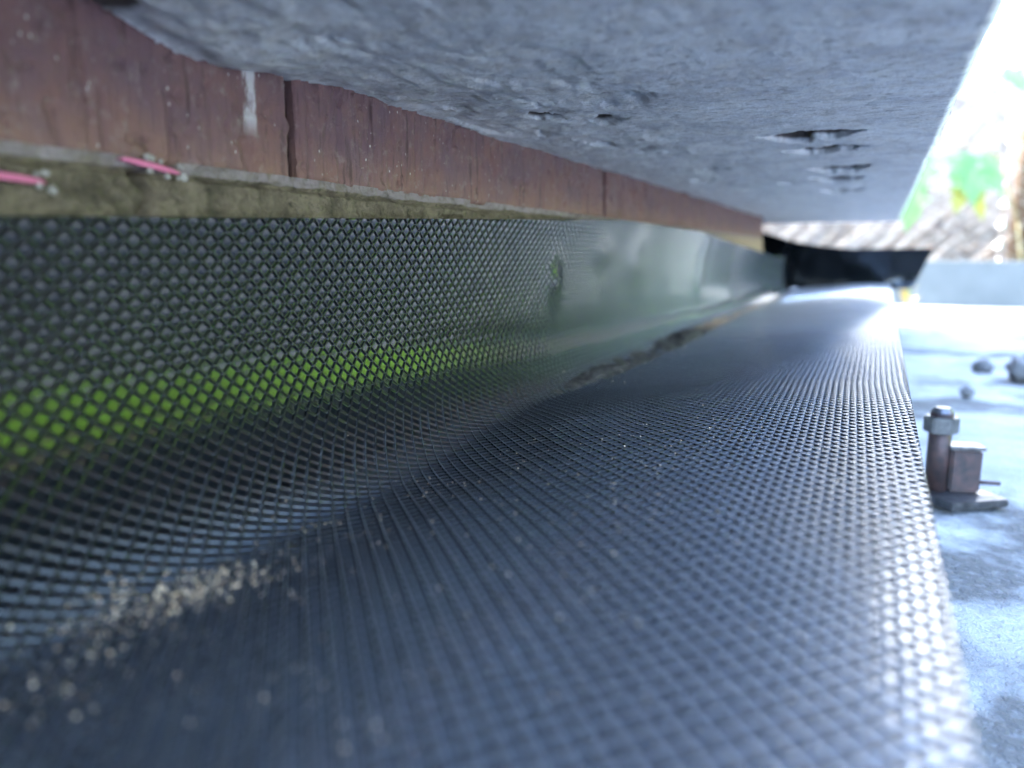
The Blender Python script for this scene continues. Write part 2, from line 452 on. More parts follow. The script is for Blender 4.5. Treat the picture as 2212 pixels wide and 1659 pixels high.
# ------------------------------------------------------------------ stone sill
def sill():
    x0, x1 = -1.25 * D, 0.12 * D
    ys = np.concatenate([np.linspace(-0.6, 0.04, 40)[:-1], np.linspace(0.04, 0.62, 760)[:-1], np.linspace(0.62, 1.126, 260)])
    xs = np.linspace(x0, x1, 270)
    X, Y = np.meshgrid(xs, ys, indexing='ij')
    x = X / D; y = Y / D
    z = np.full_like(X, 0.32)
    z = z + 0.009 * fbm(X * 26, Y * 20, 1, 2) + 0.0026 * fbm(X * 110, Y * 80, 2, 2) + 0.0016 * fbm(X * 600, Y * 500, 3, 3)
    # chipped, rougher band towards the brick
    rg = np.clip((-x - 0.35) / 0.3, 0, 1)
    z = z + rg * (0.006 * np.abs(vnoise(X * 120, Y * 60, 6)) + 0.003 * vnoise(X * 420, Y * 260, 7))
    sh = np.clip((vnoise(X * 55 + 2 * vnoise(X * 90, Y * 90, 61), Y * 30, 14) - 0.12) * 3.5, 0, 1); sh = sh * sh * (3 - 2 * sh)
    z = z + rg * 0.007 * sh + rg * 0.0022 * fbm(X * 260, Y * 160, 63, 3)
    # notch near the brick
    z = z + 0.03 * np.exp(-((y - 0.62) / 0.14) ** 4) * np.clip((-x - 0.88) / 0.06, 0, 1)
    z = z - 0.022 * np.exp(-((y - 0.92) / 0.12) ** 2) * np.clip((-x - 0.80) / 0.12, 0, 1)
    # shallow dished patch and holes: (xc, half width, y edge, ramp length, depth)
    holes = [(-0.205, 0.14, 2.18, 0.46, 0.10), (-0.19, 0.13, 2.52, 0.36, 0.07), (-0.185, 0.12, 3.10, 0.5, 0.08),
             (-0.205, 0.12, 3.50, 0.5, 0.07), (-0.22, 0.12, 4.18, 0.6, 0.06), (-0.755, 0.055, 1.66, 0.22, 0.06), (-0.66, 0.10, 1.74, 0.2, 0.022),
             (-0.775, 0.036, 2.11, 0.2, 0.06), (-0.588, 0.022, 2.30, 0.1, 0.03), (-0.79, 0.05, 0.94, 0.06, 0.016), (-0.57, 0.16, 1.50, 0.3, 0.014),
             (-0.45, 0.06, 2.75, 0.2, 0.02), (-0.62, 0.07, 3.0, 0.25, 0.02), (-0.75, 0.06, 3.4, 0.3, 0.022), (-0.40, 0.07, 3.7, 0.3, 0.015), (-0.70, 0.07, 4.3, 0.35, 0.02),
             (-0.86, 0.03, 1.9, 0.12, 0.02), (-0.05, 0.05, 3.6, 0.06, 0.006)]
    for i, (xc, hw, ye, L, dep) in enumerate(holes):
        edge = ye + 0.07 * fbm(x * 22 + i * 9.1, y * 5 + i, 50 + i, 4) + 0.05 * ((x - xc) / hw) ** 2
        q = np.clip(1 - ((x - xc) / hw) ** 2, 0, 1)
        end = edge + L * 0.55 * q * (1 + 0.5 * vnoise(x * 25, y * 8 + i, 170 + i))
        prof = np.clip((y - edge) / 0.010, 0, 1) * np.clip((end - y) / (0.3 * L * q + 0.01), 0, 1) * np.clip(q * 5, 0, 1)
        z = z + dep * prof * (1 + 0.35 * fbm(x * 30, y * 30, 90 + i))
    # arris wear along the front and far edges
    e = np.minimum(x1 / D - x, 1.126 / D - y)
    z = z + 0.02 * np.clip(1 - e / 0.02, 0, 1) ** 2
    Xf = X + 0.0005 * fbm(Y * 60, X * 0, 33, 4) * np.clip((x - 0.05) / 0.07, 0, 1)
    V = np.stack([Xf, Y, z * D + G], -1)
    Vs = [V.reshape(-1, 3)]; Fs = [grid_faces(len(xs), len(ys))]; tot = len(Vs[0])
    top = G + 0.32 * D + 0.055
    for line, flip in ((V[0], True), (V[-1], False), (V[:, 0], False), (V[:, -1], True)):
        n = len(line); b = line.copy(); b[:, 2] = top
        f = np.stack([np.arange(n - 1), np.arange(1, n), np.arange(1, n) + n, np.arange(n - 1) + n], 1)
        Vs.append(np.concatenate([line, b])); Fs.append((f if not flip else f[:, ::-1]) + tot); tot += 2 * n
    tp = np.array([[x0, -0.6, top], [x1, -0.6, top], [x1, 1.126, top], [x0, 1.126, top]])
    Vs.append(tp); Fs.append(np.array([[0, 1, 2, 3]]) + tot)
    F = np.concatenate(Fs)
    F[:len(Fs[0])] = F[:len(Fs[0])]
    o = mesh_from('stone_sill', np.concatenate(Vs), F, SILL, None, True)
    tag(o, 'pale grey stone sill overhanging the brick course, its underside pitted and chipped', 'window sill')
sill()

# ------------------------------------------------------------------ membrane
# profile measured by arc length s down the wall, round the foot and out over the plinth
def ztop(y):
    return np.interp(y, [0.0, .37, .57, 1.11, 2.87, 4.1, 5.5, 7.1, 8.0, 12], [.03, .037, .045, .065, .128, .118, .065, 0.0, -0.03, -0.05])

def profile(y, s):
    """y, s in units of D (s = 0 at the wall top at height .14); returns x, z in units of D"""
    zt = 0.14
    rx = np.interp(y, [0, 0.9, 1.5, 2.3, 5, 9], [0.235, 0.23, 0.19, 0.13, 0.09, 0.09])
    rz = np.interp(y, [0, 0.9, 1.5, 2.3, 5, 9], [0.26, 0.25, 0.22, 0.16, 0.11, 0.10])
    zf = -0.412
    xw = -0.968
    Lw = zt - (zf + rz)
    Lq = np.pi / 2 * np.sqrt((rx * rx + rz * rz) / 2)
    t = np.clip((s - Lw) / Lq, 0, 1) * (np.pi / 2)
    sw = np.minimum(s, Lw)
    sf = np.maximum(s - Lw - Lq, 0)
    x = xw + rx * (1 - np.cos(t)) + sf
    z = zt - sw - rz * np.sin(t)
    return x, z, sf, t

SMAX = 1.60
def send(y):
    # arc length at which the sheet reaches its outer edge (x = 0.105 D)
    rx = np.interp(y, [0, 0.9, 1.5, 2.3, 5, 9], [0.235, 0.23, 0.19, 0.13, 0.09, 0.09])
    rz = np.interp(y, [0, 0.9, 1.5, 2.3, 5, 9], [0.26, 0.25, 0.22, 0.16, 0.11, 0.10])
    return 0.14 + 0.412 - rz + np.pi / 2 * np.sqrt((rx * rx + rz * rz) / 2) + 0.090 + 0.968 - rx
def surf(Y, S):
    """smooth sheet position (metres) with its wrinkles"""
    y = Y / D; s = S / D
    x, z, sf, t = profile(y, s)
    q = np.sin(t)                              # 0 on the wall, 1 on the floor
    floor = np.clip(sf / 0.15, 0, 1); wall = 1 - np.clip(t / 1.2, 0, 1)
    # undulating floor
    calm = np.clip((0.06 - x) / 0.25, 0.1, 1)
    z = z + floor * calm * (0.018 * vnoise(x * 2.2 + 4, y * 0.9, 3) + 0.007 * np.sin(y * 2.3 + x * 1.5 + vnoise(y, x * 2, 77) * 2) * np.clip((y - 1.2) / 2, 0, 1) + 0.006 * vnoise(x * 6, y * 3.0, 5))
    z = z + 0.014 * np.exp(-((y - 1.62) / 0.28) ** 2 - ((x + 0.68) / 0.16) ** 2) - 0.006 * np.exp(-((y - 1.15) / 0.3) ** 2 - ((x + 0.75) / 0.12) ** 2)
    # rolled outer edge
    rise = np.clip((x + 0.82) / 0.75, 0, 1); z = z + 0.05 * q * rise * rise * (3 - 2 * rise) + 0.035 * floor * np.clip((y - 4) / 5, 0, 1) ** 1.5
    # wall waviness and creases
    x = x + wall * (0.36 + 0.30 * np.clip((y - 1.8) / 2, 0, 1)) * np.maximum(z + 0.17, 0) ** 2
    x = x + wall * (0.006 * vnoise(y * 1.1, s * 1.6, 15) + 0.004 * vnoise(y * 4, s * 3, 16))
    for yc, zc, wy, wz, a in ((2.27, -0.094, 0.05, 0.06, 0.014), (3.13, -0.05, 0.16, 0.11, 0.010), (4.44, 0.0, 0.10, 0.30, 0.016), (2.7, 0.0, 0.1, 0.05, 0.004)):
        sc = 0.14 - zc
        x = x + wall * a * np.exp(-((y - yc) / wy) ** 2 - ((s - sc) / wz) ** 2)
    return x * D, z * D + G

def tile(A, B, PY, PS):
    """relief of the embossing at lattice coordinates, metres (ribs up, pillow-topped pockets)"""
    fa = np.abs(A - np.round(A)); fb = np.abs(B - np.round(B))
    ha = np.clip((0.13 - fa) / 0.07, 0, 1); hb = np.clip((0.13 - fb) / 0.07, 0, 1)
    ha = ha * ha * (3 - 2 * ha); hb = hb * hb * (3 - 2 * hb)
    rib = np.maximum(ha, 0.84 * hb)
    cx = 0.5 - fa; cy = 0.5 - fb
    pil = np.clip(1 - (cx ** 4 + cy ** 4) / 0.035, 0, 1) * 0.12
    ra = hsh(np.floor(A), np.floor(B), 5); rb = hsh(np.floor(A), np.floor(B), 8)
    tilt = (ra - 0.5) * 0.14 * (A - np.floor(A) - 0.5) + (rb - 0.5) * 0.14 * (B - np.floor(B) - 0.5)
    return 0.00040 * np.maximum(rib, pil + tilt * (1 - rib))

def membrane():
    PY, PS = 0.0043, 0.0039
    Vs = []; Fs = []; tot = 0; RB = []
    for (ya, yb, sub) in ((0.025, 0.70, [0.0, 0.06, 0.095, 0.13, 0.22, 0.5, 0.78, 0.87, 0.905, 0.94]), (0.70, 1.16, [0.0, 0.06, 0.13, 0.5, 0.87, 0.94]), (-0.9, 0.025, [0.0, 0.5])):
        sub = np.array(sub)
        S1 = SMAX * D
        amin = math.floor(ya / PY) - 1; amax = math.ceil(yb / PY + S1 / PS) + 1
        bmin = math.floor(ya / PY - S1 / PS) - 1; bmax = math.ceil(yb / PY) + 1
        a = (np.arange(amin, amax)[:, None] + sub[None]).ravel(); b = (np.arange(bmin, bmax)[:, None] + sub[None]).ravel()
        A, B = np.meshgrid(a, b, indexing='ij')
        Y = (A + B) / 2 * PY; S = (A - B) / 2 * PS
        S0 = (0.14 - ztop(np.clip(Y, ya, yb) / D)) * D
        S1v = send(np.clip(Y, ya, yb) / D) * D
        inside = (Y >= ya) & (Y <= yb) & (S >= S0) & (S <= S1v)
        Yc = np.clip(Y, ya, yb); Sc = np.minimum(np.maximum(S, (0.14 - ztop(Yc / D)) * D), S1v)
        n, k = A.shape
        idx = np.arange(n * k).reshape(n, k)
        anyin = inside[:-1, :-1] | inside[1:, :-1] | inside[:-1, 1:] | inside[1:, 1:]
        F = np.stack([idx[:-1, :-1][anyin], idx[1:, :-1][anyin], idx[1:, 1:][anyin], idx[:-1, 1:][anyin]], 1)
        used = np.unique(F); remap = np.zeros(n * k, np.int64); remap[used] = np.arange(len(used))
        F = remap[F]
        Yu = Yc.ravel()[used]; Su = Sc.ravel()[used]; Au = A.ravel()[used]; Bu = B.ravel()[used]
        x, z = surf(Yu, Su)
        e = 0.0004
        x2, z2 = surf(Yu, Su + e)
        tx = (x2 - x) / e; tz = (z2 - z) / e; L = np.sqrt(tx * tx + tz * tz) + 1e-9
        nx = -tz / L; nz = tx / L                 # outward normal of the profile
        h = tile(Au, Bu, PY, PS) * np.interp(Yu, [0.0, 0.12, 0.30, 0.6], [1.45, 1.35, 0.85, 0.2])
        V = np.stack([x + nx * h, Yu, z + nz * h], -1)
        fa = np.abs(Au - np.round(Au)); fb = np.abs(Bu - np.round(Bu))
        RB.append(np.maximum(np.clip((0.10 - fa) / 0.04, 0, 1), 0.8 * np.clip((0.10 - fb) / 0.04, 0, 1)))
        Vs.append(V); Fs.append(F + tot); tot += len(V)
    # underside and outer edge give the sheet its thickness
    ys = np.linspace(-0.9, 1.16, 420)
    line_s = np.linspace(0, SMAX * D, 60)
    Yg, Tg = np.meshgrid(ys, np.linspace(0, 1, 60), indexing='ij')
    S0 = (0.14 - ztop(Yg / D)) * D; Sg = S0 + (send(Yg / D) * D - S0) * Tg
    x, z = surf(Yg, Sg); x2, z2 = surf(Yg, Sg + 0.0004)
    tx = x2 - x; tz = z2 - z; L = np.sqrt(tx * tx + tz * tz) + 1e-9
    V = np.stack([x + tz / L * 0.0006, Yg, z - tx / L * 0.0006], -1)
    Vs.append(V.reshape(-1, 3)); Fs.append(grid_faces(len(ys), 60)[:, ::-1] + tot); tot += V.size // 3
    for j in (0, -1):
        p = np.stack([x[:, j], ys, z[:, j]], -1); q = V[:, j]; n = len(ys)
        if j == -1: p = p + np.array([0, 0, 0.0003])
        f = np.stack([np.arange(n - 1), np.arange(1, n), np.arange(1, n) + n, np.arange(n - 1) + n], 1)
        Vs.append(np.concatenate([p, q])); Fs.append(f + tot); tot += 2 * n
    mt = empty('membrane', (0, 0.1, G - 0.41 * D))
    tag(mt, 'black embossed plastic damp-proof membrane dressed up the wall and out over the plinth', 'membrane')
    inv = Matrix.Translation(-Vector(mt.location))
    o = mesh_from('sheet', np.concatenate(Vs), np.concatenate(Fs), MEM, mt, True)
    rb = np.concatenate(RB); at = o.data.attributes.new('rib', 'FLOAT', 'POINT'); buf = np.zeros(len(o.data.vertices), np.float32); buf[:len(rb)] = rb
    at.data.foreach_set('value', buf)
    o.matrix_parent_inverse = inv
    # end upstand at the far end, facing back along the wall
    ux = np.linspace(-1.45, 0.47, 90); uz = np.linspace(0, 1, 30)
    U, T = np.meshgrid(ux, uz, indexing='ij')
    topz = np.interp(U, [-1.5, -1.2, -0.9, -0.6, -0.3, 0.0, 0.48], [0.27, 0.22, 0.13, 0.075, 0.05, 0.052, 0.055])
    botz = -0.40 + 0 * U + np.clip((U - 0.05) / 0.4, 0, 1) * 0.02
    xr = U * (1 - 0.0) - (1 - T) * np.clip((U + 0.1) / 0.57, 0, 1) * 0.16
    Z = botz + (topz - botz) * T
    Yy = 9.2 + 0.05 * np.sin(U * 3) * T - 0.22 * T ** 2 + 0.05 * vnoise(U * 4, T * 3, 8)
    V = np.stack([xr * D, Yy * D, Z * D + G], -1); Vb = V + np.array([0, 0.0012, 0])
    n = V.size // 3
    rim = []
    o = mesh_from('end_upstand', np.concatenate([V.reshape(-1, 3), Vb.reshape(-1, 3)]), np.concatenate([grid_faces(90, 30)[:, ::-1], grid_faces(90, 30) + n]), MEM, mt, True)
    tag(o, 'turned-up far end flap of the black membrane')
    o.matrix_parent_inverse = inv
membrane()

# ------------------------------------------------------------------ kerb, fence, leaves
def kerb():
    bm = bmesh.new(); add_box(bm, -0.9, 3.2, 1.775, 1.85, -0.03, G - 0.016)
    bmesh.ops.bevel(bm, geom=bm.edges[:], offset=0.004, segments=2, affect='EDGES')
    o = bm_obj('kerb', bm, mat_plain('kerb_stone', (0.07, 0.08, 0.078), (0.09, 0.10, 0.098), 12, 0.8, 0.3, 0, 0.001))
    tag(o, 'low smooth grey kerb running across behind the sunlit strip of slab', 'kerb')
kerb()

def chain_fence():
    root = empty('chain_link_fence', (0.2, 2.1, 0)); inv = Matrix.Translation(-Vector((0.2, 2.1, 0)))
    tag(root, 'galvanized chain link fence glinting in the sun beyond the grey kerb', 'fence')
    steel = M('galvanized', 0.45, 0.5, 1.0).col((0.40, 0.38, 0.34)).m
    x0, x1, z0, z1, p = -1.0, 2.6, 0.0, 1.25, 0.05
    Vs = []; Fs = []; tot = 0; nseg = 6
    # each wire is a zigzag; neighbours interlock
    for i in range(int((x1 - x0) / p)):
        pts = []
        xc = x0 + i * p
        n = int((z1 - z0) / (p / 2))
        for k in range(n + 1):
            sgn = 1 if (k % 2) == 0 else -1
            pts.append((xc + sgn * (p / 2 + 0.001), 2.1 + 0.003 * sgn, z0 + k * p / 2))
        P = np.array(pts); r = 0.0010
        ring = []
        for j in range(nseg):
            t = 2 * math.pi * j / nseg
            ring.append(P + np.array([math.cos(t) * r * 1.3, math.sin(t) * r, 0]))
        V = np.stack(ring, 1).reshape(-1, 3)
        a = np.arange(n)[:, None] * nseg + np.arange(nseg)[None]; b = np.arange(n)[:, None] * nseg + (np.arange(nseg)[None] + 1) % nseg
        F = np.stack([a, b, b + nseg, a + nseg], -1).reshape(-1, 4)
        Vs.append(V); Fs.append(F + tot); tot += len(V)
    o = mesh_from('wire_mesh', np.concatenate(Vs), np.concatenate(Fs), steel, root, True); o.matrix_parent_inverse = inv
    rust = mat_plain('rusty_post', (0.07, 0.04, 0.02), (0.13, 0.085, 0.05), 60, 0.8, 0.3)
    for x in (-0.72, 0.285, 2.3):
        bm = bmesh.new(); add_cyl(bm, (x, 2.14, -0.05), (x, 2.14, 1.32), 0.022, n=16); add_cyl(bm, (x, 2.14, 1.32), (x, 2.14, 1.345), 0.026, 0.006, n=16)
        o = bm_obj('post', bm, rust, root, True); o.matrix_parent_inverse = inv
    # tension bar with round clips beside the post
    bm = bmesh.new(); add_cyl(bm, (0.242, 2.088, 0.0), (0.242, 2.088, 1.25), 0.003, n=8)
    for k in range(26):
        c = (0.240 + 0.002 * math.sin(k * 2.1), 2.082, 0.03 + k * 0.047)
        bmesh.ops.create_uvsphere(bm, u_segments=10, v_segments=7, radius=0.0085, matrix=Matrix.Translation(c))
    o = bm_obj('tension_bar', bm, M('bright_zinc', 0.22, 0.5, 1.0).col((0.85, 0.82, 0.76)).m, root, True); o.matrix_parent_inverse = inv
chain_fence()

LEAF = mat_plain('leaf', (0.055, 0.12, 0.03), (0.10, 0.19, 0.055), 30, 0.45, 0.5, 0, 0, 0.45)
LEAFY = mat_plain('yellowing_leaf', (0.13, 0.14, 0.015), (0.17, 0.17, 0.025), 40, 0.5, 0.4, 0, 0, 0.4)

def leaf_bm(bm, base, tip, width, normal, lobes=True, fold=0.15):
    base = Vector(base); tip = Vector(tip); ax = tip - base; L = ax.length; ax.normalize()
    n = Vector(normal); n = (n - ax * n.dot(ax)).normalized(); sd_ = ax.cross(n)
    if lobes: out = [(0.0, 0.02), (0.05, 0.34), (0.16, 0.20), (0.30, 0.55), (0.44, 0.28), (0.62, 0.34), (0.8, 0.14), (1.0, 0.0)]
    else: out = [(0.0, 0.02), (0.12, 0.2), (0.3, 0.42), (0.5, 0.48), (0.7, 0.36), (0.88, 0.15), (1.0, 0.0)]
    mid = [bm.verts.new(base + ax * (t * L) - n * (0.10 * L * t * t)) for t, w in out]
    for s in (-1, 1):
        e = [bm.verts.new(base + ax * (t * L) + sd_ * (s * w * width) + n * (fold * w * width - 0.12 * L * t * t)) for t, w in out]
        for i in range(len(out) - 1):
            f = (mid[i], mid[i + 1], e[i + 1], e[i]) if s > 0 else (mid[i], e[i], e[i + 1], mid[i + 1])
            bm.faces.new(f)

def vine():
    rnd = random.Random(4)
    loc = Vector((0.10, 2.06, 0.02)); root = empty('vine', loc); inv = Matrix.Translation(-loc)
    tag(root, 'bright green leafy vine hanging through the chain link fence', 'vine')
    bm = bmesh.new()
    pts = [(0.30, 2.07, 0.0), (0.27, 2.075, 0.18), (0.22, 2.07, 0.33), (0.15, 2.06, 0.355), (0.07, 2.05, 0.35), (-0.03, 2.05, 0.33)]
    for a, b in zip(pts[:-1], pts[1:]): add_cyl(bm, a, b, 0.0028, 0.0024, 7)
    o = bm_obj('stem', bm, mat_plain('vine_stem', (0.16, 0.12, 0.05), (0.24, 0.2, 0.08), 60), root, True); o.matrix_parent_inverse = inv
    L = [((0.075, 2.045, 0.335), (0.045, 2.02, 0.215), 0.075, 0), ((0.06, 2.03, 0.27), (0.04, 2.01, 0.16), 0.07, 0),
         ((0.165, 2.05, 0.335), (0.13, 2.02, 0.255), 0.085, 0), ((0.165, 2.04, 0.325), (0.175, 2.0, 0.215), 0.08, 0),
         ((0.18, 2.05, 0.33), (0.235, 2.02, 0.235), 0.06, 0), ((0.155, 2.05, 0.27), (0.14, 2.02, 0.20), 0.05, 1), ((0.175, 2.03, 0.26), (0.195, 2.01, 0.18), 0.035, 1),
         ((0.21, 2.06, 0.52), (0.27, 2.03, 0.45), 0.05, 0)]
    for b, t, w, y in L:
        bm = bmesh.new(); leaf_bm(bm, b, t, w, (rnd.uniform(-.3, .1), -1, rnd.uniform(.1, .5)))
        o = bm_obj('leaf', bm, LEAFY if y else LEAF, root); o.matrix_parent_inverse = inv
        if y: o['label'] = 'yellowing vine leaf'
vine()

def weed():
    root = empty('weed', (0.052, 1.72, 0.0)); inv = Matrix.Translation(-Vector((0.052, 1.72, 0.0)))
    tag(root, 'small yellow weed growing at the foot of the grey kerb', 'weed')
    bm = bmesh.new(); rnd = random.Random(2)
    for i in range(16):
        a = rnd.uniform(0, 6.28); zb = rnd.uniform(0.0, 0.05); b = Vector((0.052 + 0.004 * math.cos(a), 1.72 + 0.004 * math.sin(a), zb))
        leaf_bm(bm, b, b + Vector((0.013 * math.cos(a), 0.013 * math.sin(a), 0.022)), 0.010, (0, 0, 1), False)
    o = bm_obj('foliage', bm, mat_plain('weed_yellow', (0.22, 0.16, 0.03), (0.28, 0.21, 0.04), 60), root); o.matrix_parent_inverse = inv
    bm = bmesh.new(); add_cyl(bm, (0.052, 1.72, 0.0), (0.052, 1.72, 0.055), 0.0015, n=6)
    o = bm_obj('stem', bm, LEAF, root); o.matrix_parent_inverse = inv
weed()

def scatter_leaves(name, n, fpos, size, mat, seed, parent=None):
    """n small leaf quads (two triangles folded) with positions from fpos(rng)"""
    rg = np.random.default_rng(seed)
    P = fpos(rg, n); a = rg.normal(size=(n, 3)); a /= np.linalg.norm(a, axis=1)[:, None]
    b = np.cross(a, rg.normal(size=(n, 3))); b /= np.linalg.norm(b, axis=1)[:, None]
    sz = size[0] + (size[1] - size[0]) * rg.random(n)[:, None]
    V = np.stack([P - a * sz, P + b * sz * 0.45, P + a * sz, P - b * sz * 0.45], 1).reshape(-1, 3)
    F = np.arange(4 * n).reshape(n, 4)
    return mesh_from(name, V, F, mat, parent)

BARK = mat_plain('bark', (0.09, 0.07, 0.05), (0.16, 0.12, 0.09), 20, 0.9)
def surroundings():
    # hedge on the open side of the slab (seen mirrored in the plastic)
    for i, (yc, ln) in enumerate(((1.95, 1.9), (3.85, 1.7))):
        loc = Vector((2.7, yc, 0)); root = empty('hedge', loc); inv = Matrix.Translation(-loc)
        tag(root, ['dense green hedge standing across the slab level with the sill', 'dense green hedge standing across the slab beside the bank'][i], 'hedge', 'hedges along the open side of the slab')
        def pos(rg, n, yc=yc, ln=ln):
            u = rg.random((n, 3)); x = 2.7 + (u[:, 0] - 0.5) * 0.8; y = yc + (u[:, 1] - 0.5) * ln; z = 0.02 + u[:, 2] * 1.08
            face = rg.random(n) < 0.7
            x = np.where(face, 2.3 + 0.12 * rg.random(n) + 0.08 * vnoise(y * 3, z * 3, 3), x)
            return np.stack([x, y, z + 0.12 * vnoise(y * 2, y * 0, 4)], 1)
        o = scatter_leaves('foliage', 9000, pos, (0.03, 0.06), mat_plain('hedge_leaf', (0.17, 0.34, 0.02), (0.30, 0.50, 0.035), 8, 0.5, 0.4, 0, 0, 0.15), 11 + i, root); o.matrix_parent_inverse = inv
        for k in range(6):
            bm = bmesh.new(); y = yc - ln / 2 + (k + 0.5) * ln / 6; add_cyl(bm, (2.7, y, -0.05), (2.7, y + 0.05, 0.8), 0.04, 0.015, 8)
            o = bm_obj('stem', bm, BARK, root, True); o.matrix_parent_inverse = inv
    # leaf litter and dry stalks on the bank
    def bankz(x, y):
        t = np.clip((y - 2.25) / 2.6, 0, 1); return t * t * (3 - 2 * t)
    def lit(rg, n):
        x = -2.0 + 3.2 * rg.random(n); y = 2.2 + 3.0 * rg.random(n) ** 1.2
        return np.stack([x, y, bankz(x, y) + 0.01 + 0.02 * rg.random(n)], 1)
    o = scatter_leaves('leaf_litter', 14000, lit, (0.012, 0.035), mat_plain('dead_leaf', (0.035, 0.022, 0.013), (0.13, 0.09, 0.06), 4, 0.5, 0.5), 5)
    tag(o, kind='stuff')
    rg = random.Random(9); bm = bmesh.new()
    for k in range(1300):
        x = rg.uniform(-1.2, 1.0); y = rg.uniform(2.25, 3.9); z = float(bankz(np.float64(x), np.float64(y)))
        h = rg.uniform(0.15, 0.5); ln = rg.uniform(0.5, 1.2) * h
        add_cyl(bm, (x, y, z - 0.01), (x + ln, y + rg.uniform(-.06, .06), z + h), rg.uniform(0.003, 0.009), 0.002, 4, False)
    o = bm_obj('dry_grass', bm, mat_plain('straw', (0.10, 0.08, 0.06), (0.20, 0.17, 0.135), 5, 0.5, 0.5))
    tag(o, kind='stuff')
surroundings()

# ------------------------------------------------------------------ anchor bolt with its rusty bracket
def anchor():
    c = Vector((0.0350, 0.370, 0.001)); root = empty('anchor_bolt', c); inv = Matrix.Translation(-c)
    tag(root, 'rusty anchor bolt with steel bracket and base plate standing on the slab', 'bolt')
    rust = mat_plain('rusted_steel', (0.013, 0.011, 0.011), (0.05, 0.024, 0.02), 220, 0.6, 0.5, 0.3, 0.0004)
    steel = mat_plain('dull_steel', (0.05, 0.05, 0.053), (0.12, 0.12, 0.123), 200, 0.38, 0.5, 0.9, 0.0002)
    def fin(o): o.matrix_parent_inverse = inv
    bm = bmesh.new(); T = Matrix.Translation(c + Vector((0.001, -0.002, 0.0028))) @ Matrix.Rotation(R(38), 4, 'Z')
    bmesh.ops.create_cube(bm, size=1, matrix=T @ Matrix.Diagonal((0.029, 0.029, 0.0034, 1)))
    bmesh.ops.bevel(bm, geom=bm.edges[:], offset=0.0006, segments=2, affect='EDGES'); fin(bm_obj('base_plate', bm, steel, root))
    bm = bmesh.new()                                          # box section with an open folded top
    T = Matrix.Translation(c + Vector((0.0035, 0.002, 0.0045 + 0.0095))) @ Matrix.Rotation(R(14), 4, 'Z')
    bmesh.ops.create_cube(bm, size=1, matrix=T @ Matrix.Diagonal((0.0125, 0.009, 0.019, 1)))
    bmesh.ops.bevel(bm, geom=bm.edges[:], offset=0.0009, segments=2, affect='EDGES'); fin(bm_obj('bracket', bm, rust, root))
    bm = bmesh.new(); T = Matrix.Translation(c + Vector((0.0035, 0.002, 0.0244))) @ Matrix.Rotation(R(14), 4, 'Z')
    bmesh.ops.create_cube(bm, size=1, matrix=T @ Matrix.Diagonal((0.0148, 0.0105, 0.0015, 1)))
    bmesh.ops.bevel(bm, geom=bm.edges[:], offset=0.0005, segments=2, affect='EDGES'); fin(bm_obj('bracket_cap', bm, steel, root))
    b = c + Vector((-0.0065, -0.001, 0.0))
    bm = bmesh.new(); add_cyl(bm, b + Vector((0, 0, 0.004)), b + Vector((0, 0, 0.0395)), 0.0046, n=20)
    for k in range(11): add_cyl(bm, b + Vector((0, 0, 0.030 + k * 0.0008)), b + Vector((0, 0, 0.0304 + k * 0.0008)), 0.0049, 0.0042, 20)
    fin(bm_obj('stud', bm, rust, root, True))
    bm = bmesh.new(); add_cyl(bm, b + Vector((0, 0, 0.0305)), b + Vector((0, 0, 0.0375)), 0.0072, n=6, phase=0.3)
    bmesh.ops.bevel(bm, geom=bm.edges[:], offset=0.0005, segments=2, affect='EDGES'); fin(bm_obj('nut', bm, steel, root))
    bm = bmesh.new(); add_cyl(bm, b + Vector((0, 0, 0.0395)), b + Vector((0, 0, 0.0415)), 0.0048, 0.003, n=20)
    fin(bm_obj('stud_tip', bm, steel, root))
    bm = bmesh.new(); add_cyl(bm, c + Vector((0.009, 0.003, 0.0085)), c + Vector((0.0185, 0.005, 0.0085)), 0.0009, n=10); fin(bm_obj('pin', bm, rust, root, True))
anchor()

